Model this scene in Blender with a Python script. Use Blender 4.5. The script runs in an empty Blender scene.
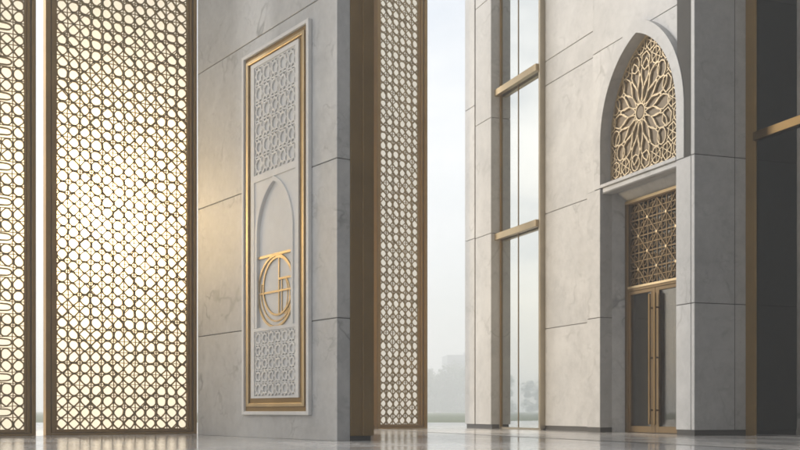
import bpy, math, random
from mathutils import Vector
R = math.radians
scene = bpy.context.scene
col = scene.collection
random.seed(7)

# ------------------------------------------------------------------ materials
def new_mat(name):
    m = bpy.data.materials.new(name); m.use_nodes = True
    nt = m.node_tree; nt.nodes.clear()
    out = nt.nodes.new('ShaderNodeOutputMaterial')
    return m, nt, out

class N:
    """tiny node helper"""
    def __init__(s, nt): s.nt = nt
    def add(s, t, **kw):
        n = s.nt.nodes.new(t)
        for k, v in kw.items():
            if k.startswith('i_'):
                key = k[2:]
                key = int(key) if key.isdigit() else key.replace('_', ' ')
                n.inputs[key].default_value = v
            else: setattr(n, k, v)
        return n
    def link(s, a, b): s.nt.links.new(a, b)
    def math(s, op, a, b=None, clamp=False):
        n = s.nt.nodes.new('ShaderNodeMath'); n.operation = op; n.use_clamp = clamp
        for i, v in enumerate((a, b)):
            if v is None: continue
            if hasattr(v, 'is_linked'): s.link(v, n.inputs[i])
            else: n.inputs[i].default_value = v
        return n.outputs[0]
    def ramp(s, f, a, b, lo=0.0, hi=1.0):
        n = s.nt.nodes.new('ShaderNodeMapRange')
        s.link(f, n.inputs['Value'])
        n.inputs['From Min'].default_value = a; n.inputs['From Max'].default_value = b
        n.inputs['To Min'].default_value = lo; n.inputs['To Max'].default_value = hi
        return n.outputs['Result']
    def mix(s, f, a, b, blend='MIX'):
        n = s.nt.nodes.new('ShaderNodeMix'); n.data_type = 'RGBA'; n.blend_type = blend
        for sock, v in ((n.inputs['Factor'], f), (n.inputs['A'], a), (n.inputs['B'], b)):
            if hasattr(v, 'is_linked'): s.link(v, sock)
            else: sock.default_value = v
        return n.outputs['Result']
    def noise(s, vec, scale, detail=4.0, rough=0.55, dist=0.0):
        n = s.nt.nodes.new('ShaderNodeTexNoise')
        n.inputs['Scale'].default_value = scale; n.inputs['Detail'].default_value = detail
        n.inputs['Roughness'].default_value = rough; n.inputs['Distortion'].default_value = dist
        s.link(vec, n.inputs['Vector'])
        return n.outputs['Fac']

def c4(c): return (c[0], c[1], c[2], 1.0)

def marble(name, light, dark, vein, rough=0.42, scale=1.0, vein_amt=0.55):
    m, nt, out = new_mat(name); k = N(nt)
    tc = k.add('ShaderNodeTexCoord')
    at = k.add('ShaderNodeAttribute', attribute_name='panel')
    off = k.add('ShaderNodeVectorMath', operation='SCALE'); 
    cmb = k.add('ShaderNodeCombineXYZ')
    for i, f in enumerate((17.3, 41.7, 29.1)):
        k.link(k.math('MULTIPLY', at.outputs['Fac'], f), cmb.inputs[i])
    add = k.add('ShaderNodeVectorMath', operation='ADD')
    k.link(tc.outputs['Object'], add.inputs[0]); k.link(cmb.outputs[0], add.inputs[1])
    v = add.outputs[0]
    cloud = k.noise(v, 0.55*scale, 5, 0.6, 0.6)
    mott = k.noise(v, 4.0*scale, 6, 0.65)
    fine = k.noise(v, 38*scale, 4, 0.7)
    med = k.noise(v, 11*scale, 4, 0.6)
    f = k.math('ADD', k.math('ADD', k.math('MULTIPLY', cloud, 0.45), k.math('MULTIPLY', mott, 0.35)), k.math('MULTIPLY', med, 0.2))
    base = k.mix(k.ramp(f, 0.39, 0.60), c4(dark), c4(light))
    # two families of broken veins
    def veins(sc, width, mask_sc, dist):
        n = k.noise(v, sc, 3.5, 0.55, dist)
        r = k.math('ABSOLUTE', k.math('SUBTRACT', n, 0.5))
        line = k.ramp(r, 0.0, width, 1.0, 0.0)
        msk = k.ramp(k.noise(v, mask_sc, 2, 0.5), 0.5, 0.68)
        return k.math('MULTIPLY', line, msk)
    v1 = veins(0.8*scale, 0.02, 1.1*scale, 0.35)
    v2 = veins(2.1*scale, 0.022, 1.9*scale, 0.35)
    vs = k.math('MAXIMUM', v1, k.math('MULTIPLY', v2, 0.6))
    base = k.mix(k.math('MULTIPLY', vs, vein_amt), base, c4(vein))
    base = k.mix(k.ramp(fine, 0.35, 0.75, 0.0, 0.10), base, c4(tuple(x*0.6 for x in dark)))
    # a slight tone of its own for every panel
    pv = k.ramp(at.outputs['Fac'], 0, 1, 0.94, 1.05)
    sc = k.add('ShaderNodeVectorMath', operation='SCALE')
    k.link(base, sc.inputs[0]); k.link(pv, sc.inputs['Scale'])
    b = k.add('ShaderNodeBsdfPrincipled', i_Roughness=rough)
    k.link(sc.outputs[0], b.inputs['Base Color'])
    k.link(k.ramp(mott, 0.3, 0.7, rough-0.08, rough+0.10), b.inputs['Roughness'])
    bp = k.add('ShaderNodeBump', i_Strength=0.10, i_Distance=0.01)
    k.link(k.math('ADD', fine, k.math('MULTIPLY', mott, 1.5)), bp.inputs['Height'])
    k.link(bp.outputs[0], b.inputs['Normal'])
    k.link(b.outputs[0], out.inputs[0])
    return m

def metal(name, colr, rough=0.35, var=0.12, metallic=1.0):
    m, nt, out = new_mat(name); k = N(nt)
    tc = k.add('ShaderNodeTexCoord')
    mp = k.add('ShaderNodeMapping'); mp.inputs['Scale'].default_value = (14, 14, 0.8)
    k.link(tc.outputs['Object'], mp.inputs[0])
    brushed = k.noise(mp.outputs[0], 6, 4, 0.6)
    patch = k.noise(tc.outputs['Object'], 1.3, 4, 0.6)
    colo = k.mix(k.ramp(patch, 0.3, 0.7), c4(tuple(x*0.78 for x in colr)), c4(colr))
    b = k.add('ShaderNodeBsdfPrincipled', i_Metallic=metallic)
    k.link(colo, b.inputs['Base Color'])
    k.link(k.ramp(brushed, 0.25, 0.75, rough-var*0.6, rough+var), b.inputs['Roughness'])
    k.link(b.outputs[0], out.inputs[0])
    return m

def plain(name, colr, rough=0.6, metallic=0.0, var=0.25, scale=3.0):
    m, nt, out = new_mat(name); k = N(nt)
    tc = k.add('ShaderNodeTexCoord')
    n = k.noise(tc.outputs['Object'], scale, 5, 0.6)
    colo = k.mix(n, c4(tuple(x*(1-var) for x in colr)), c4(tuple(min(1, x*(1+var)) for x in colr)))
    b = k.add('ShaderNodeBsdfPrincipled', i_Roughness=rough, i_Metallic=metallic)
    k.link(colo, b.inputs['Base Color']); k.link(b.outputs[0], out.inputs[0])
    return m

def glass(name, trans, tint, ior=1.5, rough=0.01, gain=1.0):
    """window pane: tinted see-through plus mirror reflection by Fresnel"""
    m, nt, out = new_mat(name); k = N(nt)
    tr = k.add('ShaderNodeBsdfTransparent'); tr.inputs[0].default_value = c4(trans)
    gl = k.add('ShaderNodeBsdfGlossy'); gl.inputs['Color'].default_value = c4(tint); gl.inputs['Roughness'].default_value = rough
    tc = k.add('ShaderNodeTexCoord')
    bp = k.add('ShaderNodeBump', i_Strength=0.02, i_Distance=0.02)
    k.link(k.noise(tc.outputs['Object'], 0.9, 2), bp.inputs['Height'])
    k.link(bp.outputs[0], gl.inputs['Normal'])
    fr = k.add('ShaderNodeFresnel'); fr.inputs['IOR'].default_value = ior
    mx = k.add('ShaderNodeMixShader')
    k.link(k.math('MULTIPLY', fr.outputs[0], gain, True), mx.inputs[0])
    k.link(tr.outputs[0], mx.inputs[1]); k.link(gl.outputs[0], mx.inputs[2])
    k.link(mx.outputs[0], out.inputs[0])
    return m

def frosted(name, colr):
    m, nt, out = new_mat(name); k = N(nt)
    tc = k.add('ShaderNodeTexCoord')
    n = k.noise(tc.outputs['Object'], 0.7, 4, 0.6)
    colo = k.mix(n, c4(tuple(x*0.93 for x in colr)), c4(colr))
    t = k.add('ShaderNodeBsdfTranslucent'); d = k.add('ShaderNodeBsdfDiffuse')
    k.link(colo, t.inputs[0]); k.link(colo, d.inputs[0])
    mx = k.add('ShaderNodeMixShader'); mx.inputs[0].default_value = 0.12
    k.link(t.outputs[0], mx.inputs[1]); k.link(d.outputs[0], mx.inputs[2])
    k.link(mx.outputs[0], out.inputs[0])
    return m

def floor_mat(name, light, dark, tile, rough, rot):
    m, nt, out = new_mat(name); k = N(nt)
    tc = k.add('ShaderNodeTexCoord')
    mp = k.add('ShaderNodeMapping'); mp.inputs['Rotation'].default_value = (0, 0, rot)
    k.link(tc.outputs['Object'], mp.inputs[0])
    br = k.add('ShaderNodeTexBrick'); br.offset = 0.0; br.squash = 1.0
    br.inputs['Scale'].default_value = 1.0
    br.inputs['Brick Width'].default_value = tile[0]; br.inputs['Row Height'].default_value = tile[1]
    br.inputs['Mortar Size'].default_value = 0.004; br.inputs['Mortar Smooth'].default_value = 0.2
    br.inputs['Color1'].default_value = (0, 0, 0, 1); br.inputs['Color2'].default_value = (1, 1, 1, 1)
    br.inputs['Mortar'].default_value = (0.5, 0.5, 0.5, 1)
    k.link(mp.outputs[0], br.inputs['Vector'])
    sep = k.add('ShaderNodeSeparateColor'); k.link(br.outputs['Color'], sep.inputs[0])
    rnd = sep.outputs[0]
    cmb = k.add('ShaderNodeCombineXYZ')
    for i, f in enumerate((9.3, 21.7, 3.1)): k.link(k.math('MULTIPLY', rnd, f), cmb.inputs[i])
    add = k.add('ShaderNodeVectorMath', operation='ADD')
    k.link(mp.outputs[0], add.inputs[0]); k.link(cmb.outputs[0], add.inputs[1])
    mp2 = k.add('ShaderNodeMapping'); mp2.inputs['Scale'].default_value = (0.6, 1.7, 1)
    mp2.inputs['Rotation'].default_value = (0, 0, 0.5)
    k.link(add.outputs[0], mp2.inputs[0])
    v = mp2.outputs[0]
    cl = k.noise(v, 0.9, 6, 0.62, 1.2)
    fine = k.noise(v, 9, 5, 0.65)
    f = k.math('ADD', k.math('MULTIPLY', cl, 0.75), k.math('MULTIPLY', fine, 0.25))
    base = k.mix(k.ramp(f, 0.36, 0.64), c4(dark), c4(light))
    vn = k.math('ABSOLUTE', k.math('SUBTRACT', k.noise(v, 1.1, 4, 0.55, 1.0), 0.5))
    base = k.mix(k.ramp(vn, 0.0, 0.02, 0.45, 0.0), base, c4(tuple(x*0.45 for x in dark)))
    tone = k.ramp(rnd, 0, 1, 0.88, 1.08)
    sc = k.add('ShaderNodeVectorMath', operation='SCALE'); k.link(base, sc.inputs[0]); k.link(tone, sc.inputs['Scale'])
    fin = k.mix(br.outputs['Fac'], sc.outputs[0], c4(tuple(x*0.35 for x in dark)))
    b = k.add('ShaderNodeBsdfPrincipled'); k.link(fin, b.inputs['Base Color'])
    k.link(k.math('MULTIPLY', k.ramp(fine, 0.3, 0.7, rough*0.75, rough*1.3), k.ramp(rnd, 0, 1, .75, 1.35)), b.inputs['Roughness'])
    b.inputs['IOR'].default_value = 1.5
    bp = k.add('ShaderNodeBump', i_Strength=0.02, i_Distance=0.02)
    k.link(k.math('ADD', k.noise(tc.outputs['Object'], 1.6, 3), k.math('MULTIPLY', br.outputs['Fac'], -0.6)), bp.inputs['Height'])
    k.link(bp.outputs[0], b.inputs['Normal'])
    k.link(b.outputs[0], out.inputs[0])
    return m

def foliage(name, a, b_):
    m, nt, out = new_mat(name); k = N(nt)
    tc = k.add('ShaderNodeTexCoord')
    n = k.noise(tc.outputs['Object'], 0.8, 3)
    colo = k.mix(k.ramp(n, .3, .7), c4(a), c4(b_))
    d = k.add('ShaderNodeBsdfDiffuse'); t = k.add('ShaderNodeBsdfTranslucent')
    k.link(colo, d.inputs[0]); k.link(colo, t.inputs[0])
    mx = k.add('ShaderNodeMixShader'); mx.inputs[0].default_value = .35
    k.link(d.outputs[0], mx.inputs[1]); k.link(t.outputs[0], mx.inputs[2]); k.link(mx.outputs[0], out.inputs[0])
    return m

M = dict(
    warm=marble('warm_marble', (.455, .452, .443), (.35, .348, .343), (.21, .205, .195), rough=.45),
    grey=marble('grey_marble', (.53, .53, .525), (.39, .392, .393), (.17, .17, .17), rough=.40, vein_amt=.75),
    plaque=marble('carved_stone', (.70, .69, .67), (.62, .61, .595), (.46, .45, .43), rough=.6, vein_amt=.2),
    core=plain('dark_joint', (.05, .047, .042), .8),
    plinth=plain('black_plinth', (.015, .014, .013), .5),
    bronze=metal('dark_bronze', (.30, .19, .065), .42, metallic=.55),
    lattice=metal('lattice_bronze', (.29, .215, .105), .45, metallic=.4),
    gold=metal('satin_gold', (.58, .46, .285), .36),
    door_bronze=metal('door_bronze', (.16, .105, .045), .42, metallic=.6),
    brass=metal('brass', (.20, .13, .055), .40),
    pale_gold=metal('pale_gold', (.54, .44, .29), .45, metallic=.4),
    frost=frosted('frosted_glass', (.80, .785, .745)),
    mirror=glass('coated_window_glass', (.10, .11, .11), (.86, .90, .91), 6.0, .015, 1.6),
    dark_glass=glass('dark_glass', (.10, .11, .11), (1, 1, 1), 1.42, .01, .8),
    door_glass=glass('door_glass', (.62, .61, .58), (1, 1, 1), 1.42, .02, .7),
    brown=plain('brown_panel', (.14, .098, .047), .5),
    interior=plain('interior_wall', (.10, .103, .103), .7),
    dark=plain('shade_block_dark', (.028, .030, .031), .7),
    fabric=plain('dark_screen', (.19, .175, .15), .85, var=.6, scale=9),
    trunk=plain('bark', (.10, .075, .055), .9),
    leaf=foliage('leaf_green', (.06, .10, .04), (.10, .14, .06)),
    lawn=plain('lawn', (.16, .18, .12), .95, scale=.6),
    far=plain('far_wall', (.13, .15, .17), .8, var=.1, scale=.3),
    farglass=plain('far_window', (.08, .10, .12), .2),
)

# ------------------------------------------------------------------ mesh building
class MB:
    def __init__(s): s.v, s.f, s.p, s.cur = [], [], [], 0.5
    def rnd(s): s.cur = random.random(); return s
    def face(s, pts):
        i = len(s.v); s.v += pts; s.f.append(tuple(range(i, i+len(pts)))); s.p.append(s.cur)
    def box(s, x0, x1, y0, y1, z0, z1):
        i = len(s.v)
        s.v += [(x, y, z) for z in (z0, z1) for y in (y0, y1) for x in (x0, x1)]
        q = [(0, 2, 3, 1), (4, 5, 7, 6), (0, 1, 5, 4), (2, 6, 7, 3), (0, 4, 6, 2), (1, 3, 7, 5)]
        s.f += [tuple(i+a for a in t) for t in q]; s.p += [s.cur]*6
        return s
    def prism(s, poly, y0, y1):
        """polygon in (x,z), counter-clockwise seen from -y, extruded from y0 (front) to y1"""
        n = len(poly); i = len(s.v)
        s.v += [(x, y0, z) for x, z in poly] + [(x, y1, z) for x, z in poly]
        s.f.append(tuple(range(i, i+n))); s.f.append(tuple(range(i+2*n-1, i+n-1, -1)))
        for a in range(n):
            b = (a+1) % n
            s.f.append((i+a, i+n+a, i+n+b, i+b))
        s.p += [s.cur]*(n+2)
        return s
    def ribbon(s, pts, w, y0, y1, closed=False):
        """bar of rectangular section following a line in the x-z plane"""
        n = len(pts)
        if n < 2: return s
        L, Rr = [], []
        for a in range(n):
            p = Vector(pts[a])
            pr = Vector(pts[a-1]) if (a > 0 or closed) else None
            nx = Vector(pts[(a+1) % n]) if (a < n-1 or closed) else None
            d1 = (p-pr).normalized() if pr is not None and (p-pr).length > 1e-9 else None
            d2 = (nx-p).normalized() if nx is not None and (nx-p).length > 1e-9 else None
            if d1 is None: d1 = d2
            if d2 is None: d2 = d1
            if d1 is None: return s
            t = d1+d2
            t = t.normalized() if t.length > 1e-6 else d1
            nrm = Vector((-t.y, t.x))
            k = min(2.2, 1/max(.45, abs(nrm.dot(Vector((-d1.y, d1.x))))))
            L.append(p+nrm*w*.5*k); Rr.append(p-nrm*w*.5*k)
        i = len(s.v)
        for l, r in zip(L, Rr):
            s.v += [(l.x, y0, l.y), (r.x, y0, r.y), (l.x, y1, l.y), (r.x, y1, r.y)]
        m = n if closed else n-1
        for a in range(m):
            A, B = i+4*a, i+4*((a+1) % n)
            s.f += [(A, A+1, B+1, B), (A+2, B+2, B+3, A+3), (A, B, B+2, A+2), (A+1, A+3, B+3, B+1)]
            s.p += [s.cur]*4
        if not closed:
            s.f += [(i, i+2, i+3, i+1)]; e = i+4*(n-1); s.f += [(e, e+1, e+3, e+2)]; s.p += [s.cur]*2
        return s
    def frame(s, x0, x1, z0, z1, l, r, b, t, y0, y1):
        s.box(x0, x0+l, y0, y1, z0, z1); s.box(x1-r, x1, y0, y1, z0, z1)
        if b: s.box(x0+l, x1-r, y0, y1, z0, z0+b)
        if t: s.box(x0+l, x1-r, y0, y1, z1-t, z1)
        return s
    def build(s, name, mat, parent=None, bevel=0, smooth=False):
        me = bpy.data.meshes.new(name); me.from_pydata(s.v, [], s.f)
        a = me.attributes.new('panel', 'FLOAT', 'FACE'); a.data.foreach_set('value', s.p)
        me.materials.append(M[mat] if isinstance(mat, str) else mat)
        if smooth: me.polygons.foreach_set('use_smooth', [True]*len(me.polygons))
        me.update()
        o = bpy.data.objects.new(name, me); col.objects.link(o)
        if parent is not None: o.parent = parent
        if bevel:
            md = o.modifiers.new('bevel', 'BEVEL'); md.width = bevel; md.segments = 1
            md.limit_method = 'ANGLE'; md.angle_limit = R(50)
        return o

def thing(name, label, cat, loc=(0, 0, 0), rz=0, group=None):
    o = bpy.data.objects.new(name, None); col.objects.link(o)
    o.empty_display_size = .3
    o.location = loc; o.rotation_euler = (0, 0, rz)
    o['label'] = label; o['category'] = cat
    if group: o['group'] = group
    return o
def tag(o, label, cat, group=None):
    o['label'] = label; o['category'] = cat
    if group: o['group'] = group
def struct(o, kind='structure'): o['kind'] = kind; return o

def arch_pts(cx, a, zs, rise, n=14):
    """pointed arch, from the left springing over the apex to the right springing"""
    Rr = (rise*rise+a*a)/(2*a)
    pts = []
    cxl = cx-a+Rr                                   # centre of the left flank
    e = math.atan2(rise, cx-cxl)
    for i in range(n+1):
        t = math.pi+(e-math.pi)*i/n
        pts.append((cxl+Rr*math.cos(t), zs+Rr*math.sin(t)))
    return pts+[(2*cx-x, z) for x, z in reversed(pts[:-1])]

G = .007   # half of a stone joint
def panels(mb, x0, x1, y0, y1, zs, xs=None):
    xs = xs or [x0, x1]
    for xa, xb in zip(xs[:-1], xs[1:]):
        for za, zb in zip(zs[:-1], zs[1:]):
            mb.rnd(); mb.box(xa+(G if xa > x0 else 0), xb-(G if xb < x1 else 0), y0, y1, za+G, zb-G)

# ------------------------------------------------------------------ lattice screens
def lattice_mesh(x0, x1, z0, z1, p, w, slots=False, seed=1, depth=.035, fine=False):
    rg = random.Random(seed); mb = MB()
    nx = max(1, round((x1-x0)/p)); px = (x1-x0)/nx
    nz = int((z1-z0)/p); pz = (z1-z0)/nz
    # the nodes of the weave, each a little off the square grid
    nod = {}
    for i in range(nx+1):
        for j in range(nz+1):
            jx = 0 if i in (0, nx) else rg.uniform(-.085, .085)
            jz = 0 if j in (0, nz) else rg.uniform(-.085, .085)
            nod[i, j] = (x0+px*(i+jx), z0+pz*(j+jz), rg.choice((.26, .30, .34, .40, .47)))
    def lerp(a, b, t): return (a[0]+(b[0]-a[0])*t, a[1]+(b[1]-a[1])*t)
    slot_cells = set()
    if slots:
        for j in range(1, nz, 3):
            i = nx-3
            while i >= 0:
                slot_cells.add((i, j)); slot_cells.add((i+1, j))
                cx, cz = x0+px*(i+1), z0+pz*(j+.5); pts = []
                for k in range(16):
                    t = 2*math.pi*k/16
                    pts.append((cx+px*.93*math.copysign(abs(math.cos(t))**.55, math.cos(t)), cz+pz*.30*math.sin(t)))
                mb.ribbon(pts, w*1.1, 0, depth, True); i -= 2
    for j in range(nz):
        for i in range(nx):
            if (i, j) in slot_cells: continue
            cs = [nod[i, j], nod[i+1, j], nod[i+1, j+1], nod[i, j+1]]
            cen = (sum(q[0] for q in cs)/4, sum(q[1] for q in cs)/4)
            oct_ = []
            for k in range(4):
                A, B = cs[k], cs[(k+1) % 4]
                for t in (A[2]*rg.uniform(.85, 1.05), 1-B[2]*rg.uniform(.85, 1.05)):
                    oct_.append(lerp(lerp(A, B, t), cen, .10))
            # one round of corner cutting softens every second opening
            pts = []
            cut = rg.choice((.16, .22, .25))
            for k in range(8):
                A, B = oct_[k], oct_[(k+1) % 8]
                if math.dist(A, B) < px*.07:
                    pts.append(lerp(A, B, .5)); continue
                pts += [lerp(A, B, cut), lerp(A, B, 1-cut)]
            mb.ribbon(pts, w, 0, depth, True)
    # straight bars from node to node, each family set a few mm deeper
    for i in range(nx+1):
        run = [nod[i, 0][:2]]
        for j in range(nz):
            if (i-1, j) in slot_cells and (i, j) in slot_cells:
                if len(run) > 1: mb.ribbon(run, w*.6, .003, depth-.003)
                run = []
            run.append(nod[i, j+1][:2])
        if len(run) > 1: mb.ribbon(run, w*.6, .003, depth-.003)
    for j in range(nz+1):
        mb.ribbon([nod[i, j][:2] for i in range(nx+1)], w*.6, .006, depth-.006)
    # diagonal straps through the middles of the cell edges
    W, Hh = nx, nz
    for fam, sg in ((0, 1), (1, -1)):
        for q in range(-nz*2, nx*2+nz*2):
            if slots: continue
            if (q % 4 != 1) if fine else (q % 10 != 1): continue
            # line u - sg*v = q/2  (u,v in cells)
            c = q/2
            pts = []
            us = [k*.5 for k in range(0, 2*nx+1)]
            seg = [(u, (u-c)*sg) for u in us]
            if sg < 0: seg = [(u, (c-u)) for u in us]
            seg = [(u, v_) for u, v_ in seg if 0 <= v_ <= nz]
            if len(seg) >= 2:
                mb.ribbon([(x0+px*seg[0][0], z0+pz*seg[0][1]), (x0+px*seg[-1][0], z0+pz*seg[-1][1])],
                          w*.8, .009+.003*fam, depth-.009)
    return mb

def screen(label, loc, rz, width, height, fl, fr, fb, seed, slots=False, backing='frost', back_name='frosted_pane', fine=False):
    """lattice screen; origin at the foot of its right edge, local -x along the screen"""
    t = thing('lattice_screen', label, 'screen', loc, rz, 'bronze lattice screens')
    x0, x1 = -width, 0
    f = MB()
    # stepped frame: outer bar, recessed groove, inner bar
    def step(k0, k1, y0):
        f.frame(x0+fl*k0, x1-fr*k0, fb*k0, height-fb*k0, fl*(k1-k0), fr*(k1-k0), fb*(k1-k0), fb*(k1-k0), y0, .10)
    step(0, .40, -.07); step(.40, .50, .02); step(.50, .78, -.035); step(.78, 1.0, .005)
    f.build('frame', 'bronze', t, bevel=.006)
    lattice_mesh(x0+fl, x1-fr, fb, height-fb, .209, .018 if fine else .0235, slots, seed, fine=fine).build('lattice', 'lattice', t).location.y = .03
    b = MB(); b.box(x0+fl*.7, x1-fr*.7, .102, .115, fb*.7, height-fb*.7)
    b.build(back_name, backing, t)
    return t

SR = math.atan2(.558, .83)
screen('tall bronze lattice screen with golden glow, between bright gap and plaque wall', (-4.05, 21.8, 0), SR, 2.96, 13.0, .225, .165, .105, 3)
def scr_loc(x, y):
    return (-4.05+.83*x-.558*y, 21.8+.558*x+.83*y, 0)
screen('leftmost bronze lattice screen with slot openings, cut by the picture edge', scr_loc(-3.17, -.12), SR, 3.1, 13.0, .20, .175, .11, 11, slots=True)
screen('narrow bronze lattice screen with cream panes, right of the plaque wall', (.67, 28.3, 0), SR, 1.53, 13.0, .15, .22, .11, 5, fine=True)
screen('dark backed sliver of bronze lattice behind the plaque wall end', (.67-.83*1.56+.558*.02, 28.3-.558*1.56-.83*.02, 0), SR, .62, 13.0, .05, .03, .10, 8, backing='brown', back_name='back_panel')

# ------------------------------------------------------------------ plaque wall (left slab)
WA = math.atan2(-.83, .558)
wall = thing('marble_wall', 'tall grey veined marble wall slab carrying the gold framed plaque', 'wall', (-.945, 16.5, 0), WA)
HW = 11.0
mb = MB(); panels(mb, -5.13, 0, 0, .23, [-.007, 1.85, 4.25, 6.80, 9.3, HW])
mb.build('stone_cladding', 'grey', wall, bevel=.006)
mb = MB(); q = [(-5.13-.12*math.sin(R(t)), .12-.12*math.cos(R(t))) for t in (0, 18, 36, 54, 72, 90)]+[(-5.25, .23)]
for (xa, ya), (xb, yb) in zip(q[:-1], q[1:]): mb.face([(xb, yb, 0), (xa, ya, 0), (xa, ya, HW), (xb, yb, HW)])
mb.build('rounded_edge', 'grey', wall)
MB().box(-5.11, -.012, .012, .60, 0, HW-.02).build('core', 'core', wall)
mb = MB(); mb.box(-5.25, -.011, .236, .64, .07, HW)
mb.build('rear_cladding', 'bronze', wall)
mb = MB(); mb.box(-.008, .004, .236, .40, .075, HW); mb.box(-.008, .022, .452, .645, .075, HW)
mb.box(-.008, -.003, .40, .452, .075, HW)
mb.build('bronze_channel', 'bronze', wall, bevel=.004)
MB().box(-.3, -.004, .24, .60, 0, .07).build('plinth', 'plinth', wall)

plq = thing('wall_plaque', 'tall gold framed stone plaque with carved panels and circular emblem', 'plaque', (-.945, 16.5, 0), WA)
PX0, PX1, PZ0, PZ1 = -3.128, -.764, .385, 6.565
mb = MB(); mb.frame(PX0, PX1, PZ0, PZ1, .075, .075, .06, .06, -.068, -.002); mb.build('stone_frame', 'plaque', plq, bevel=.006)
mb = MB(); a = .075; mb.frame(PX0+a, PX1-a, PZ0+.06, PZ1-.06, .085, .085, .075, .075, -.022, -.003)
mb.frame(PX0+a+.085+.072, PX1-a-.085-.072, PZ0+.06+.075+.06, PZ1-.06-.075-.06, .11, .11, .09, .09, -.026, -.003)
mb.build('bronze_channel', 'bronze', plq)
mb = MB(); a = .16; mb.frame(PX0+a, PX1-a, PZ0+.135, PZ1-.135, .072, .072, .06, .06, -.062, -.004); mb.build('gold_band', 'gold', plq, bevel=.008)
# inner stone panel: rails, spandrel, niche
IX0, IX1, IZ0, IZ1 = -2.80, -1.11, .665, 6.34
CX = (IX0+IX1)/2
mb = MB()
mb.box(IX0, IX0+.125, -.052, -.002, IZ0, IZ1); mb.box(IX1-.105, IX1, -.052, -.002, IZ0, IZ1)
XA, XB = IX0+.125, IX1-.105
for za, zb in ((IZ0, .70), (1.79, 1.845), (4.32, 4.435), (6.27, IZ1)): mb.box(XA, XB, -.052, -.002, za, zb)
# spandrel field round the niche (recessed 18 mm behind the rails)
na, nzs, nr = .60, 3.38, .86
outer = arch_pts(CX, na+.02, nzs, nr+.02)
for (xa, za), (xb, zb) in zip(outer[:-1], outer[1:]):
    if xb-xa < 1e-6: continue
    mb.face([(xa, -.034, za), (xb, -.034, zb), (xb, -.034, 4.32), (xa, -.034, 4.32)])
mb.face([(XA, -.034, 1.845), (CX-na-.02, -.034, 1.845), (CX-na-.02, -.034, 4.32), (XA, -.034, 4.32)])
mb.face([(CX+na+.02, -.034, 1.845), (XB, -.034, 1.845), (XB, -.034, 4.32), (CX+na+.02, -.034, 4.32)])
mb.build('inner_panel', 'plaque', plq)
# arch moulding round the niche, with its reveal running back into the wall
def band(mb, cx, a, zs, rise, z0, wd, y0, y1, n=14):
    """raised band following a pointed arch and its jambs"""
    i_ = [(cx-a, z0)]+arch_pts(cx, a, zs, rise, n)+[(cx+a, z0)]
    o_ = [(cx-a-wd, z0)]+arch_pts(cx, a+wd, zs, rise+wd*1.1, n)+[(cx+a+wd, z0)]
    b = len(mb.v)
    for (x, z), (X, Z) in zip(i_, o_):
        mb.v += [(x, y0, z), (X, y0, Z), (x, y1, z), (X, y1, Z)]
    for k in range(len(i_)-1):
        A, B = b+4*k, b+4*(k+1)
        mb.f += [(A, B, B+1, A+1), (A+2, A+3, B+3, B+2), (A, A+2, B+2, B), (A+1, B+1, B+3, A+3)]; mb.p += [mb.cur]*4
    mb.f += [(b, b+1, b+3, b+2)]; e = b+4*(len(i_)-1); mb.f += [(e, e+2, e+3, e+1)]; mb.p += [mb.cur]*2
    return mb
band(MB(), CX, na, nzs, nr, 1.846, .075, -.062, .044).build('niche_arch', 'plaque', plq, bevel=.004)
mb = MB(); mb.face([(IX0+.1, -.0005, 1.80), (IX1-.1, -.0005, 1.80), (IX1-.1, -.0005, 4.33), (IX0+.1, -.0005, 4.33)])
mb.build('niche_back', 'plaque', plq)
# carved relief fields
def relief(x0, x1, z0, z1, p, w, y0, y1):
    mb = MB(); nx = round((x1-x0)/p); px = (x1-x0)/nx; nz = round((z1-z0)/p); pz = (z1-z0)/nz
    def clip(q): return (min(max(q[0], x0), x1), min(max(q[1], z0), z1))
    def seg(a, b, dy, ww=w):
        a, b = clip(a), clip(b)
        if math.dist(a, b) > .01: mb.ribbon([a, b], ww, y0+dy, y1)
    for i in range(nx):
        for j in range(nz):
            cx, cz = x0+px*(i+.5), z0+pz*(j+.5)
            h = .34 if (i+j) % 2 == 0 else .29        # two crossed squares make an eight-pointed star
            mb.ribbon([(cx+px*h*a, cz+pz*h*b) for a, b in ((-1, -1), (1, -1), (1, 1), (-1, 1))], w, y0, y1, True)
            mb.ribbon([clip((cx+px*1.42*h*a, cz+pz*1.42*h*b)) for a, b in ((0, -1), (1, 0), (0, 1), (-1, 0))], w, y0+.002, y1, True)
            for sx, sz in ((1, 1), (1, -1), (-1, 1), (-1, -1)):
                seg((cx+sx*px*h, cz+sz*pz*h), (cx+sx*px*.5, cz+sz*pz*.5), .004)
            seg((cx-px*.5, cz+pz*.5), (cx+px*.5, cz+pz*.5), .006); seg((cx+px*.5, cz-pz*.5), (cx+px*.5, cz+pz*.5), .008)
    return mb
mb = MB(); mb.face([(XA, -.012, 4.435), (XB, -.012, 4.435), (XB, -.012, 6.27), (XA, -.012, 6.27)])
mb.build('relief_ground', 'plaque', plq); mb = MB(); mb.face([(XA, -.012, .70), (XB, -.012, .70), (XB, -.012, 1.79), (XA, -.012, 1.79)])
mb.build('relief_ground', 'plaque', plq)
relief(XA+.012, XB-.012, 4.447, 6.258, .293, .022, -.044, -.011).build('carved_relief', 'plaque', plq)
relief(XA+.012, XB-.012, .712, 1.778, .235, .020, -.044, -.011).build('carved_relief', 'plaque', plq)
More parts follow.
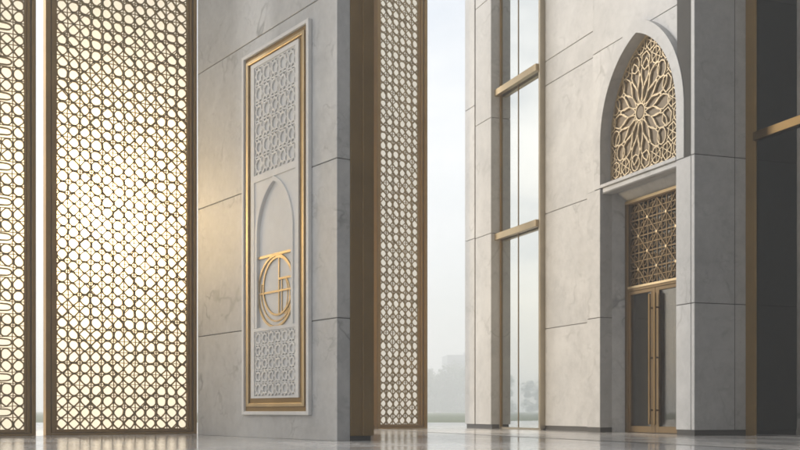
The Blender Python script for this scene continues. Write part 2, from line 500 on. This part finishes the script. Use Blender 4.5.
# emblem: circles and straight bars of gold
mb = MB()
def circ(cx, cz, r, a0=0, a1=360, n=48, rx=None): return [(cx+(rx or r)*math.cos(R(a0+(a1-a0)*k/n)), cz+r*math.sin(R(a0+(a1-a0)*k/n))) for k in range(n+(0 if a1-a0 == 360 else 1))]
ex = .09; ew = .032
mb.ribbon(circ(-2.03+ex, 2.428, .588, rx=.635), ew*1.15, -.030, .0+.004, True)
mb.ribbon(circ(-1.965+ex, 2.505, .475, rx=.515), ew, -.027, .004, True)
mb.ribbon(circ(-2.0+ex, 2.45, .52, 165, 340, 32, rx=.57), ew*.7, -.020, .004)
mb.ribbon([(-2.70+ex, 3.028), (-1.49+ex, 3.028)], ew*1.2, -.033, .004)
mb.ribbon([(-2.655+ex, 2.42), (-1.49+ex, 2.42)], ew, -.024, .004)
mb.ribbon([(-1.925+ex, 3.00), (-1.925+ex, 2.02)], ew*.9, -.022, .004)
mb.ribbon([(-1.925+ex, 2.615), (-1.51+ex, 2.615)], ew, -.025, .004)
mb.ribbon([(-1.83+ex, 2.60), (-1.83+ex, 2.06)], ew*.6, -.018, .004)
mb.ribbon(circ(-1.76+ex, 2.33, .285, -95, 95, 20, rx=.20), ew*.8, -.016, .004)
mb.ribbon(circ(-1.74+ex, 2.36, .25, -95, 95, 20, rx=.10), ew*.6, -.014, .004)
mb.build('emblem', 'gold', plq)

def fac(x, y):
    return (5.30+.3417*x+.9398*y, 19.8-.9398*x+.3417*y)

# ------------------------------------------------------------------ entrance building (right)
FA = math.atan2(-.9398, .3417)
bld = thing('entrance_building', 'pale marble entrance building with pointed arch portal and bronze doors', 'building', (5.30, 19.8, 0), FA)
HB = 13.5
AX, AA = -1.946, 1.371            # arch centre and half width
XL, XR = -3.317, -.575            # portal opening
ZJ = [2.40, 5.08, 8.04, 11.0, HB]
# --- plain wall field
mb = MB(); panels(mb, -6.354, -3.87, .30, .42, [.10, 2.38, 5.08, 8.09, 8.66, 11.0, HB], [-6.354, -3.87])
mb.build('stone_cladding', 'warm', bld, bevel=.006)
MB().box(-6.34, -3.87, .315, 1.0, .0, HB-.02).build('core', 'core', bld)
# --- portal: lower piers
def upto(z0): return [z0]+[z for z in ZJ if z > z0]
mb = MB()
panels(mb, -3.86, XL, 0, .30, [.10, 2.40, 5.08])
mb.build('pier', 'warm', bld, bevel=.006); mb = MB()
panels(mb, XR, 0, 0, 1.158, [.10, 2.40, 5.08], [XR, -.108, 0])
mb.build('pier', 'warm', bld, bevel=.006)
# --- portal: upper field, set back, with the arch cut out
mb = MB(); bw = .245; YB = .14
o_ = arch_pts(AX, AA+bw-.03, 6.02, 1.87+bw*.7)
mb.rnd()
for (xa, za), (xb, zb) in zip(o_[:-1], o_[1:]):
    if xb-xa < 1e-6: continue
    zt = 8.04-G
    mb.face([(xa, YB, min(za, zt)), (xb, YB, min(zb, zt)), (xb, YB, zt), (xa, YB, zt)])
xl, xr = AX-AA-bw+.03, AX+AA+bw-.03
mb.box(-3.86, xl, YB, .29, 5.08+G, 8.04-G); mb.rnd()
mb.box(xr, -.108-G, YB, .29, 5.08+G, 8.04-G)
for za, zb in ((8.04, 11.0), (11.0, HB)): mb.rnd(); mb.box(-3.86, -.108-G, YB, .29, za+G, zb-G)
mb.build('upper_cladding', 'warm', bld, bevel=.005)
mb = MB()
for za, zb in ((5.08, 8.04), (8.04, 11.0), (11.0, HB)): mb.rnd(); mb.box(-.108, 0, 0, 1.158, za+G, zb-G)
mb.build('corner_strip', 'warm', bld, bevel=.006)
mb = MB(); mb.box(-.56, -.012, .012, 1.14, 0, HB-.02); mb.box(-3.85, XL-.012, .012, .62, 0, 5.08); mb.box(-3.85, -.57, .40, 1.0, 8.3, HB-.02); mb.box(-3.85, -.57, YB+.015, .20, 8.2, HB-.02)
mb.box(-3.85, xl-.01, YB+.015, .62, 5.08, 8.04)
mb.build('core', 'core', bld)
# --- arch
mb = MB(); band(mb, AX, AA, 6.02, 1.87, 5.09, bw, 0, .30, 18)
mb.build('arch_frame', 'warm', bld)
mb = MB(); mb.box(XL+.02, XR, -.012, .30, 5.085, 5.155); mb.box(XL+.06, XR, .03, .30, 4.985, 5.085)
mb.build('sill', 'warm', bld, bevel=.006)
def in_arch(x, z, a=AA, rise=1.87):
    if z < 6.02: return abs(x-AX) < a and z > 5.15
    Rr = (rise*rise+a*a)/(2*a); dx = abs(x-AX)
    return (dx+Rr-a)**2+(z-6.02)**2 < Rr*Rr
def clipped(mb, pts, w, y0, y1, closed=False, m=4, a=AA-.01):
    P = []
    src = pts+[pts[0]] if closed else pts
    for p, q in zip(src[:-1], src[1:]):
        for k in range(m): P.append((p[0]+(q[0]-p[0])*k/m, p[1]+(q[1]-p[1])*k/m))
    P.append(src[-1])
    run = []
    for p in P:
        if in_arch(p[0], p[1], a): run.append(p)
        else:
            if len(run) > 1: mb.ribbon(run, w, y0, y1)
            run = []
    if len(run) > 1: mb.ribbon(run, w, y0, y1)
mb = MB(); gx, gz = -2.16, 6.41; gw = .024
Y0, Y1 = .235, .275
NP = 14
for k in range(NP):
    t = 2*math.pi*(k+.5)/NP
    ux, uz = math.cos(t), math.sin(t); vx, vz = -uz, ux
    prof = [(.17, .0), (.27, .055), (.42, .095), (.56, .085), (.68, .045), (.76, 0)]
    lp = [(gx+ux*r+vx*s_, gz+uz*r+vz*s_) for r, s_ in prof]+[(gx+ux*r-vx*s_, gz+uz*r-vz*s_) for r, s_ in reversed(prof[1:-1])]
    clipped(mb, lp, gw*.8, Y0, Y1, True, 3)
    # second ring: longer loops between the petals
    t2 = 2*math.pi*k/NP
    ux, uz = math.cos(t2), math.sin(t2); vx, vz = -uz, ux
    prof = [(.46, 0), (.62, .10), (.80, .145), (.95, .09), (1.04, 0)]
    lp = [(gx+ux*r+vx*s_, gz+uz*r+vz*s_) for r, s_ in prof]+[(gx+ux*r-vx*s_, gz+uz*r-vz*s_) for r, s_ in reversed(prof[1:-1])]
    clipped(mb, lp, gw*.85, Y0+.003, Y1, True, 3)
clipped(mb, circ(gx, gz, .165, n=24), gw, Y0-.003, Y1, True, 2)
# the network outside the rosette: rings and straps
rg = random.Random(4)
p = .37
for i in range(-4, 5):
    for j in range(-5, 7):
        cx, cz = gx+p*(i+.5*(j % 2)), gz+p*.88*j
        d = math.hypot(cx-gx, cz-gz)
        if d < .98: continue
        n = 6 if (i+j) % 2 else 10
        r = p*.40 if n == 10 else p*.44
        clipped(mb, [(cx+r*math.cos(2*math.pi*k/n+.26), cz+r*1.1*math.sin(2*math.pi*k/n+.26)) for k in range(n)], gw*.85, Y0+.006, Y1, True, 3)
        if d > 1.1:
            for k in range(3):
                t = math.pi*k/3+math.pi/6
                clipped(mb, [(cx-.62*p*math.cos(t), cz-.62*p*math.sin(t)), (cx+.62*p*math.cos(t), cz+.62*p*math.sin(t))], gw*.6, Y0+.009+.002*k, Y1, False, 6)
# edging of the grille
edge = [(AX-AA+.02, 5.17)]+arch_pts(AX, AA-.02, 6.02, 1.84, 18)+[(AX+AA-.02, 5.17)]
mb.ribbon(edge, .04, Y0+.012, Y1)
grille = mb.build('arch_grille', 'pale_gold', bld)
hub = MB(); hub.prism(circ(gx, gz, .12, n=20), Y0+.004, Y1+.01); hub.build('rosette_hub', 'brown', grille)
mb = MB(); mb.prism([(XL-.02, 5.10), (XR+.02, 5.10)]+[(x, z) for x, z in reversed(arch_pts(AX, AA+.02, 6.02, 1.89, 18))], .285, .30+.03)
mb.build('arch_backing', 'brown', bld)
# --- splayed door surround
SX0, SX1, SZ = -3.245, -.66, 4.82
mb = MB()
mb.rnd(); mb.face([(XL, .286, 0), (SX0, .60, 0), (SX0, .60, SZ), (XL, .286, 5.07)])
mb.rnd(); mb.face([(XL, .286, 5.07), (SX0, .60, SZ), (SX1, .60, SZ), (XR, .286, 5.07)])
mb.rnd(); mb.face([(XR, .286, 5.07), (SX1, .60, SZ), (SX1, .60, 0), (XR, .286, 0)])
mb.rnd(); mb.box(XL-.06, XL-.001, .302, .62, 0, 5.07)
mb.build('door_surround', 'grey', bld)
MB().box(XL, XR, .05, .29, 4.975, 4.982).build('soffit', 'grey', bld)
# --- door: frame, transom grille, two leaves
door = MB()
DX0, DX1 = SX0, SX1
door.frame(DX0, DX1, 0, SZ, .13, .13, 0, .09, .55, .70)
door.box(DX0+.13, DX1-.13, .555, .70, 2.93, 3.02)
door = door.build('door', 'door_bronze', bld, bevel=.006)
MB().box(DX0+.02, DX1-.02, .535, .551, 4.76, 4.815).build('head_trim', 'gold', door)
mb = MB(); mb.box(DX0+.13, DX1-.13, .535, .553, 2.985, 3.03); mb.build('transom_trim', 'gold', door)
# transom grille
mb = MB(); tx0, tx1, tz0, tz1 = DX0+.13, DX1-.13, 3.02, 4.73
n = 7; pw = (tx1-tx0)/n; nz = 5; ph = (tz1-tz0)/nz
for i in range(n*2+1):
    x = tx0+pw*i/2; mb.ribbon([(x, tz0), (x, tz1)], .018 if i % 2 else .026, .60, .63)
for j in range(nz*2+1):
    z = tz0+ph*j/2; mb.ribbon([(tx0, z), (tx1, z)], .020 if j % 2 else .024, .603, .63)
for i in range(n):
    for j in range(nz):
        xa, xb, za, zb = tx0+pw*i, tx0+pw*(i+1), tz0+ph*j, tz0+ph*(j+1)
        if (i+j) % 2 == 0: mb.ribbon([(xa, za), (xb, zb)], .026, .595, .628)
        else: mb.ribbon([(xa, zb), (xb, za)], .026, .592, .627)
        cx, cz = (xa+xb)/2, (za+zb)/2
        mb.ribbon([(cx+pw*.35*math.cos(math.pi*k/4), cz+ph*.35*math.sin(math.pi*k/4)) for k in range(8)], .014, .607, .63, True)
tg = mb.build('transom_grille', 'door_bronze', door)
for i in range(n+1):
    for j in range(nz+1):
        if (i+j) % 2 == 0 and 0 < i < n and 0 < j < nz:
            x, z = tx0+pw*i, tz0+ph*j
            MB().prism(circ(x, z, .03, n=8), .58, .59).build('boss', 'gold', door)
MB().box(tx0, tx1, .645, .66, tz0, tz1).build('transom_glass', 'door_glass', door)
MB().box(tx0, tx1, .72, .75, 0.0, tz1).build('inner_screen', 'fabric', door)
MID = -2.12
for x0, x1, hs in ((DX0+.13, MID, 1), (MID, DX1-.13, -1)):
    lf = MB(); st = .075; ms = .125
    sl, sr = (st, ms) if hs > 0 else (ms, st)
    lf.frame(x0+.004, x1-.004, .012, 2.925, sl, sr, .13, .07, .56, .62)
    leaf = lf.build('door_leaf', 'door_bronze', door, bevel=.005)
    MB().box(x0+sl, x1-sr, .585, .597, .142, 2.855).build('glass', 'door_glass', leaf)
    xe = x1-sr-.018 if hs > 0 else x0+sl
    MB().box(xe, xe+.018, .552, .59, .142, 2.855).build('glazing_bead', 'brass', leaf)
    hx = (x1-.095) if hs > 0 else (x0+.095)
    h = MB(); h.box(hx-.026, hx+.026, .47, .505, .18, 2.80)
    for z in (.45, 1.5, 2.5): h.box(hx-.014, hx+.014, .505, .565, z, z+.03)
    h.build('handle', 'brass', leaf, bevel=.005)
# patterned lace seen through the right leaf
mb = MB()
x0, x1 = MID+.1, DX1-.2
for i in range(8):
    for j in range(22):
        cx, cz = x0+(x1-x0)*(i+.5)/8, .2+(2.65)*(j+.5)/22
        mb.ribbon([(cx+.052*math.cos(math.pi*k/3), cz+.06*math.sin(math.pi*k/3)) for k in range(6)], .012, .66, .675, True)
mb.build('inner_lace', 'brass', door)
# --- tall window on the left of the wall
wx0, wx1 = -8.73, -6.37
win = MB(); win.box(-6.44, -6.357, .17, .32, .03, HB); win.box(wx0, -6.44, .23, .30, 0, .045)
win = win.build('tall_window', metal('pale_bronze', (.50, .44, .34), .4), bld, bevel=.006)
MB().box(wx0, wx0+.05, .245, .27, .045, HB).build('side_frame', 'bronze', win)
for z in (4.80, 8.47): MB().box(wx0-.03, -6.442, .10, .22, z, z+.165).build('transom', 'gold', win, bevel=.006)
MB().box(wx0, -6.44, .275, .285, .045, HB).build('pane', 'mirror', win)
mb = MB(); mb.box(-7.72, -7.70, .262, .272, .045, HB); mb.build('mullion', 'bronze', win)
mb = MB(); mb.box(wx0, -6.37, 1.6, 1.7, 0, HB); mb.build('inner_wall', 'interior', bld)
# --- pilaster at the far end
mb = MB(); panels(mb, -10.40, -9.77, 0, 6, [.10, 5.0, 8.50, 11.5, HB]); panels(mb, -9.70, wx0, 0, .24, [.10, 4.98, 7.93, 11.0, HB])
mb.build('pilaster', 'warm', bld, bevel=.006)
mb = MB(); mb.rnd(); mb.box(-9.70, wx0, .24, .46, .02, HB); mb.build('jamb', 'warm', bld)
MB().box(-10.38, -8.75, .05, 5.9, 0, HB-.03).build('core', 'core', bld)
MB().box(-10.36, -8.76, .035, .05, .0, .10).build('plinth', 'plinth', bld)
mb = MB(); mb.box(-6.33, -3.88, .345, .42, 0, .10); mb.build('plinth', 'plinth', bld)
MB().box(-3.82, XL-.03, .04, .06, 0, .10).build('plinth', 'plinth', bld)
MB().box(XR+.04, -.05, .05, 1.1, 0, .10).build('plinth', 'plinth', bld)
# groove on the side of the pier: a shallow dark reveal, then the far strip
mb = MB(); mb.box(-.001, .003, .862, .872, .10, HB); mb.build('joint', 'core', bld)
# --- curtain wall to the right
cw = MB(); cw.box(.0+.004, .285, 1.10, 1.14, 0, HB)
cw = cw.build('curtain_wall', 'bronze', bld, bevel=.006)
for z in (5.335, 8.9): MB().box(.285, 26, 1.04, 1.128, z, z+.155).build('transom', 'brass' if z < 6 else 'bronze', cw, bevel=.006)
MB().box(.285, 26, 1.132, 1.138, 0.03, HB).build('pane', 'dark_glass', cw)
mb = MB()
for k in range(1, 17): mb.box(.30+1.55*k, .33+1.55*k, 1.118, 1.130, .03, HB)
mb.build('mullion', 'bronze', cw)
MB().box(.285, 26, 1.12, 1.22, 0, .028).build('threshold', 'plinth', cw)
mb = MB(); mb.box(.3, 26, 5.0, 5.1, 0, HB); mb.box(.3, 26, 1.5, 5.0, HB-.2, HB-.1)
for k in range(6): mb.box(1.2+4.2*k, 1.75+4.2*k, 2.4, 2.95, 0, HB-.2)
mb.build('lobby', 'interior', bld)
# roof and back of the block
mb = MB(); mb.box(-10.4, 26, .35, 12, HB, HB+.3); mb.box(-10.3, 26, 11.6, 11.9, 0, HB-.01); mb.build('roof', 'warm', bld)

# ------------------------------------------------------------------ unseen dark block, added behind the camera to shade surfaces facing it
blocker = thing('shade_block', 'unseen dark block added behind the camera to keep sky light off the court', 'building', fac(30, 1.5)+(0,), FA)
MB().box(0, 9, -24, 10.5, 0, 40).build('shade_body', 'dark', blocker)
mb = MB()
for k in range(16): mb.box(-.25, -.004, -23+2.1*k, -22.85+2.1*k, 0, 39.5)
mb.build('fin', 'bronze', blocker)

# ------------------------------------------------------------------ floor, lawn
def sheet(name, pts, z, mat):
    mb = MB(); mb.face([(x, y, z) for x, y in pts]); o = mb.build(name, mat); struct(o); return o
lawn = sheet('ground', [(-380, -60), (380, -60), (380, 655), (-380, 655)], -.06, 'lawn')
fl = floor_mat('polished_grey_marble', (.56, .555, .545), (.43, .425, .42), (1.2, 1.2), .11, -FA)
fb = floor_mat('pale_marble_border', (.60, .575, .54), (.49, .47, .44), (1.6, .8), .14, -FA)
mb = MB(); mb.box(-40, 40, -30, 43, -.3, 0.0); o = struct(mb.build('floor', fl))
# pale border along the foot of the building
mb = MB()
q = [fac(-14, -3.25), fac(26, -3.25), fac(26, 2.2), fac(-14, 2.2)]
mb.face([(x, y, .004) for x, y in q]); struct(mb.build('pavement_border', fb))

# ------------------------------------------------------------------ trees and the block far behind
def crown_mesh(seed, r, h):
    rg = random.Random(seed); mb = MB()
    cl = []
    for k in range(26):
        t = rg.uniform(0, 6.283); z = rg.uniform(.05, 1); rr = r*math.sqrt(rg.random())*(1-.55*abs(z-.4))
        cl.append((rr*math.cos(t), rr*math.sin(t), h*z, rg.uniform(.18, .36)*r))
    for cx, cy, cz, cr in cl:
        for _ in range(120):
            d = Vector((rg.gauss(0, 1), rg.gauss(0, 1), rg.gauss(0, .8))).normalized()*cr*rg.uniform(.5, 1.05)
            p = Vector((cx, cy, cz))+d
            n = (d.normalized()+Vector((rg.uniform(-.7, .7), rg.uniform(-.7, .7), rg.uniform(-.3, .9)))).normalized()
            a = n.orthogonal().normalized(); b = n.cross(a); s_ = rg.uniform(.14, .3)
            mb.face([tuple(p+a*s_), tuple(p+b*s_*.6), tuple(p-a*s_), tuple(p-b*s_*.6)])
    return mb
def trunk_mesh(seed, h):
    rg = random.Random(seed); mb = MB()
    def limb(p, q, r0, r1, n=7):
        p, q = Vector(p), Vector(q); d = (q-p).normalized(); a = d.orthogonal().normalized(); b = d.cross(a)
        i = len(mb.v)
        for c, r in ((p, r0), (q, r1)):
            mb.v += [tuple(c+a*r*math.cos(6.283*k/n)+b*r*math.sin(6.283*k/n)) for k in range(n)]
        for k in range(n): mb.f.append((i+k, i+(k+1) % n, i+n+(k+1) % n, i+n+k)); mb.p.append(.5)
    limb((0, 0, -.1), (.1, 0, h), .28, .18)
    for k in range(5):
        t = k*1.26+rg.random(); limb((.08, 0, h*.8), (1.8*math.cos(t), 1.8*math.sin(t), h+rg.uniform(1.2, 2.6)), .12, .04)
    return mb
protos = []
def tree(x, y, kind, s, rz, label, group):
    t = thing('tree', label, 'tree', (x, y, -.06), rz, group)
    t.scale = (s, s, s)
    if kind < len(protos):
        for src in protos[kind]:
            c = src.copy(); col.objects.link(c); c.parent = t
    else:
        a = trunk_mesh(kind, 3.0).build('trunk', 'trunk', t)
        b = crown_mesh(kind+20, 3.6, 6.5).build('crown', 'leaf', t); b.location.z = -.1
        protos.append((a, b))
rg = random.Random(5)
TL = 'hazy pale green tree beyond the plaza, in the gap between screen and building'
spots = [(6.0, 367, 0, 1.75), (12.0, 375, 1, 2.0), (19, 380, 2, 2.3), (1.4, 385, 1, 1.7), (26, 371, 0, 2.1), (15.6, 400, 2, 2.3), (9, 410, 0, 2.4), (22, 404, 1, 2.6)]
for x, y, kd, s in sorted(spots, key=lambda q: q[2]):
    tree(x*1.3, y*1.3, kd, s*1.3, rg.uniform(0, 6), TL, 'hazy trees beyond the plaza')
RL = 'tree standing off to the left, seen mirrored in the tall window'
for x, y, kd, s in ((-255, 292, 0, 2.0), (-280, 312, 1, 2.4), (-302, 333, 2, 2.2), (-238, 312, 2, 1.9), (-322, 326, 1, 2.3), (-272, 354, 0, 2.6)):
    tree(x, y, kd, s, rg.uniform(0, 6), RL, 'trees mirrored in the window')
far = thing('office_block', 'faint grey office block fading into haze above the trees', 'building', (39, 600, 0), .1)
MB().box(-13.3, 14, 0, 20, 0, 31).build('wall', 'far', far)
mb = MB()
for j in range(5): mb.box(-12.8, 13.5, -.06, 0, 2+5.7*j, 5+5.7*j)
mb.build('window', 'farglass', far)
MB().box(-3, 3, 3, 9, 31, 33).build('roof_hut', 'far', far)

# ------------------------------------------------------------------ air
m, nt, out = new_mat('haze_air')
vol = nt.nodes.new('ShaderNodeVolumePrincipled')
vol.inputs['Color'].default_value = (.97, .975, .98, 1); vol.inputs['Density'].default_value = .0030
vol.inputs['Anisotropy'].default_value = .2
nt.links.new(vol.outputs[0], out.inputs['Volume'])
mb = MB(); mb.box(-390, 390, -70, 660, -1.3, 41)
struct(mb.build('haze', m), 'stuff')

# ------------------------------------------------------------------ light
AZ, EL = -74, 24
az, el = R(AZ), R(EL)
s = Vector((math.sin(az)*math.cos(el), math.cos(az)*math.cos(el), math.sin(el)))
sun = bpy.data.lights.new('sun', 'SUN'); sun.energy = 1.28; sun.angle = R(12); sun.color = (1.0, .985, .96)
so = bpy.data.objects.new('sun', sun); col.objects.link(so)
so.rotation_euler = s.to_track_quat('Z', 'Y').to_euler(); so.location = s*80
# added light imitating the sun's glow through the tall screen's frosted pane
lp = bpy.data.lights.new('sun_glow_light', 'POINT'); lp.energy = 800; lp.shadow_soft_size = .5; lp.color = (1, .74, .40)
lo = bpy.data.objects.new('sun_glow_light', lp); col.objects.link(lo)
lx, ly, _ = scr_loc(-1.72, 1.3); lo.location = (lx, ly, 4.15)

w = bpy.data.worlds.new('World'); scene.world = w; w.use_nodes = True
nt = w.node_tree; nt.nodes.clear()
wo = nt.nodes.new('ShaderNodeOutputWorld'); bg = nt.nodes.new('ShaderNodeBackground'); sk = nt.nodes.new('ShaderNodeTexSky')
sk.sky_type = 'NISHITA'; sk.sun_disc = False; sk.sun_elevation = el; sk.sun_rotation = az % (2*math.pi)
sk.air_density = 1.0; sk.dust_density = 4.0; sk.ozone_density = 1.0
bg.inputs['Strength'].default_value = .11
k = N(nt)
tcw = nt.nodes.new('ShaderNodeTexCoord')
mpw = nt.nodes.new('ShaderNodeMapping'); mpw.inputs['Scale'].default_value = (1, 1, 3.2)
nt.links.new(tcw.outputs['Generated'], mpw.inputs[0])
cl = k.noise(mpw.outputs[0], 2.6, 6, .6, .5)
# thin high overcast: pale cloud over most of the sky, thinner in places
cloudy = k.mix(k.ramp(cl, .36, .66, .6, .97), sk.outputs[0], (4.55, 4.62, 4.68, 1))
nt.links.new(cloudy, bg.inputs[0]); nt.links.new(bg.outputs[0], wo.inputs[0])

# ------------------------------------------------------------------ camera and render settings
cam = bpy.data.cameras.new('camera'); cam.lens = 49.5; cam.sensor_width = 36; cam.shift_y = 186/800
cam.clip_end = 3000; cam.clip_start = .05
co = bpy.data.objects.new('camera', cam); col.objects.link(co)
co.location = (0, 0, .45); co.rotation_euler = (R(90), 0, 0)
scene.camera = co
scene.render.engine = 'CYCLES'
c = scene.cycles
c.use_denoising = True; c.filter_width = 1.7
c.max_bounces = 10; c.diffuse_bounces = 5; c.glossy_bounces = 5; c.transmission_bounces = 6; c.transparent_max_bounces = 12; c.volume_bounces = 1
c.sample_clamp_indirect = 6
v = scene.view_settings
v.view_transform = 'Standard'; v.look = 'None'; v.gamma = 1; v.exposure = 1.15; v.use_curve_mapping = False
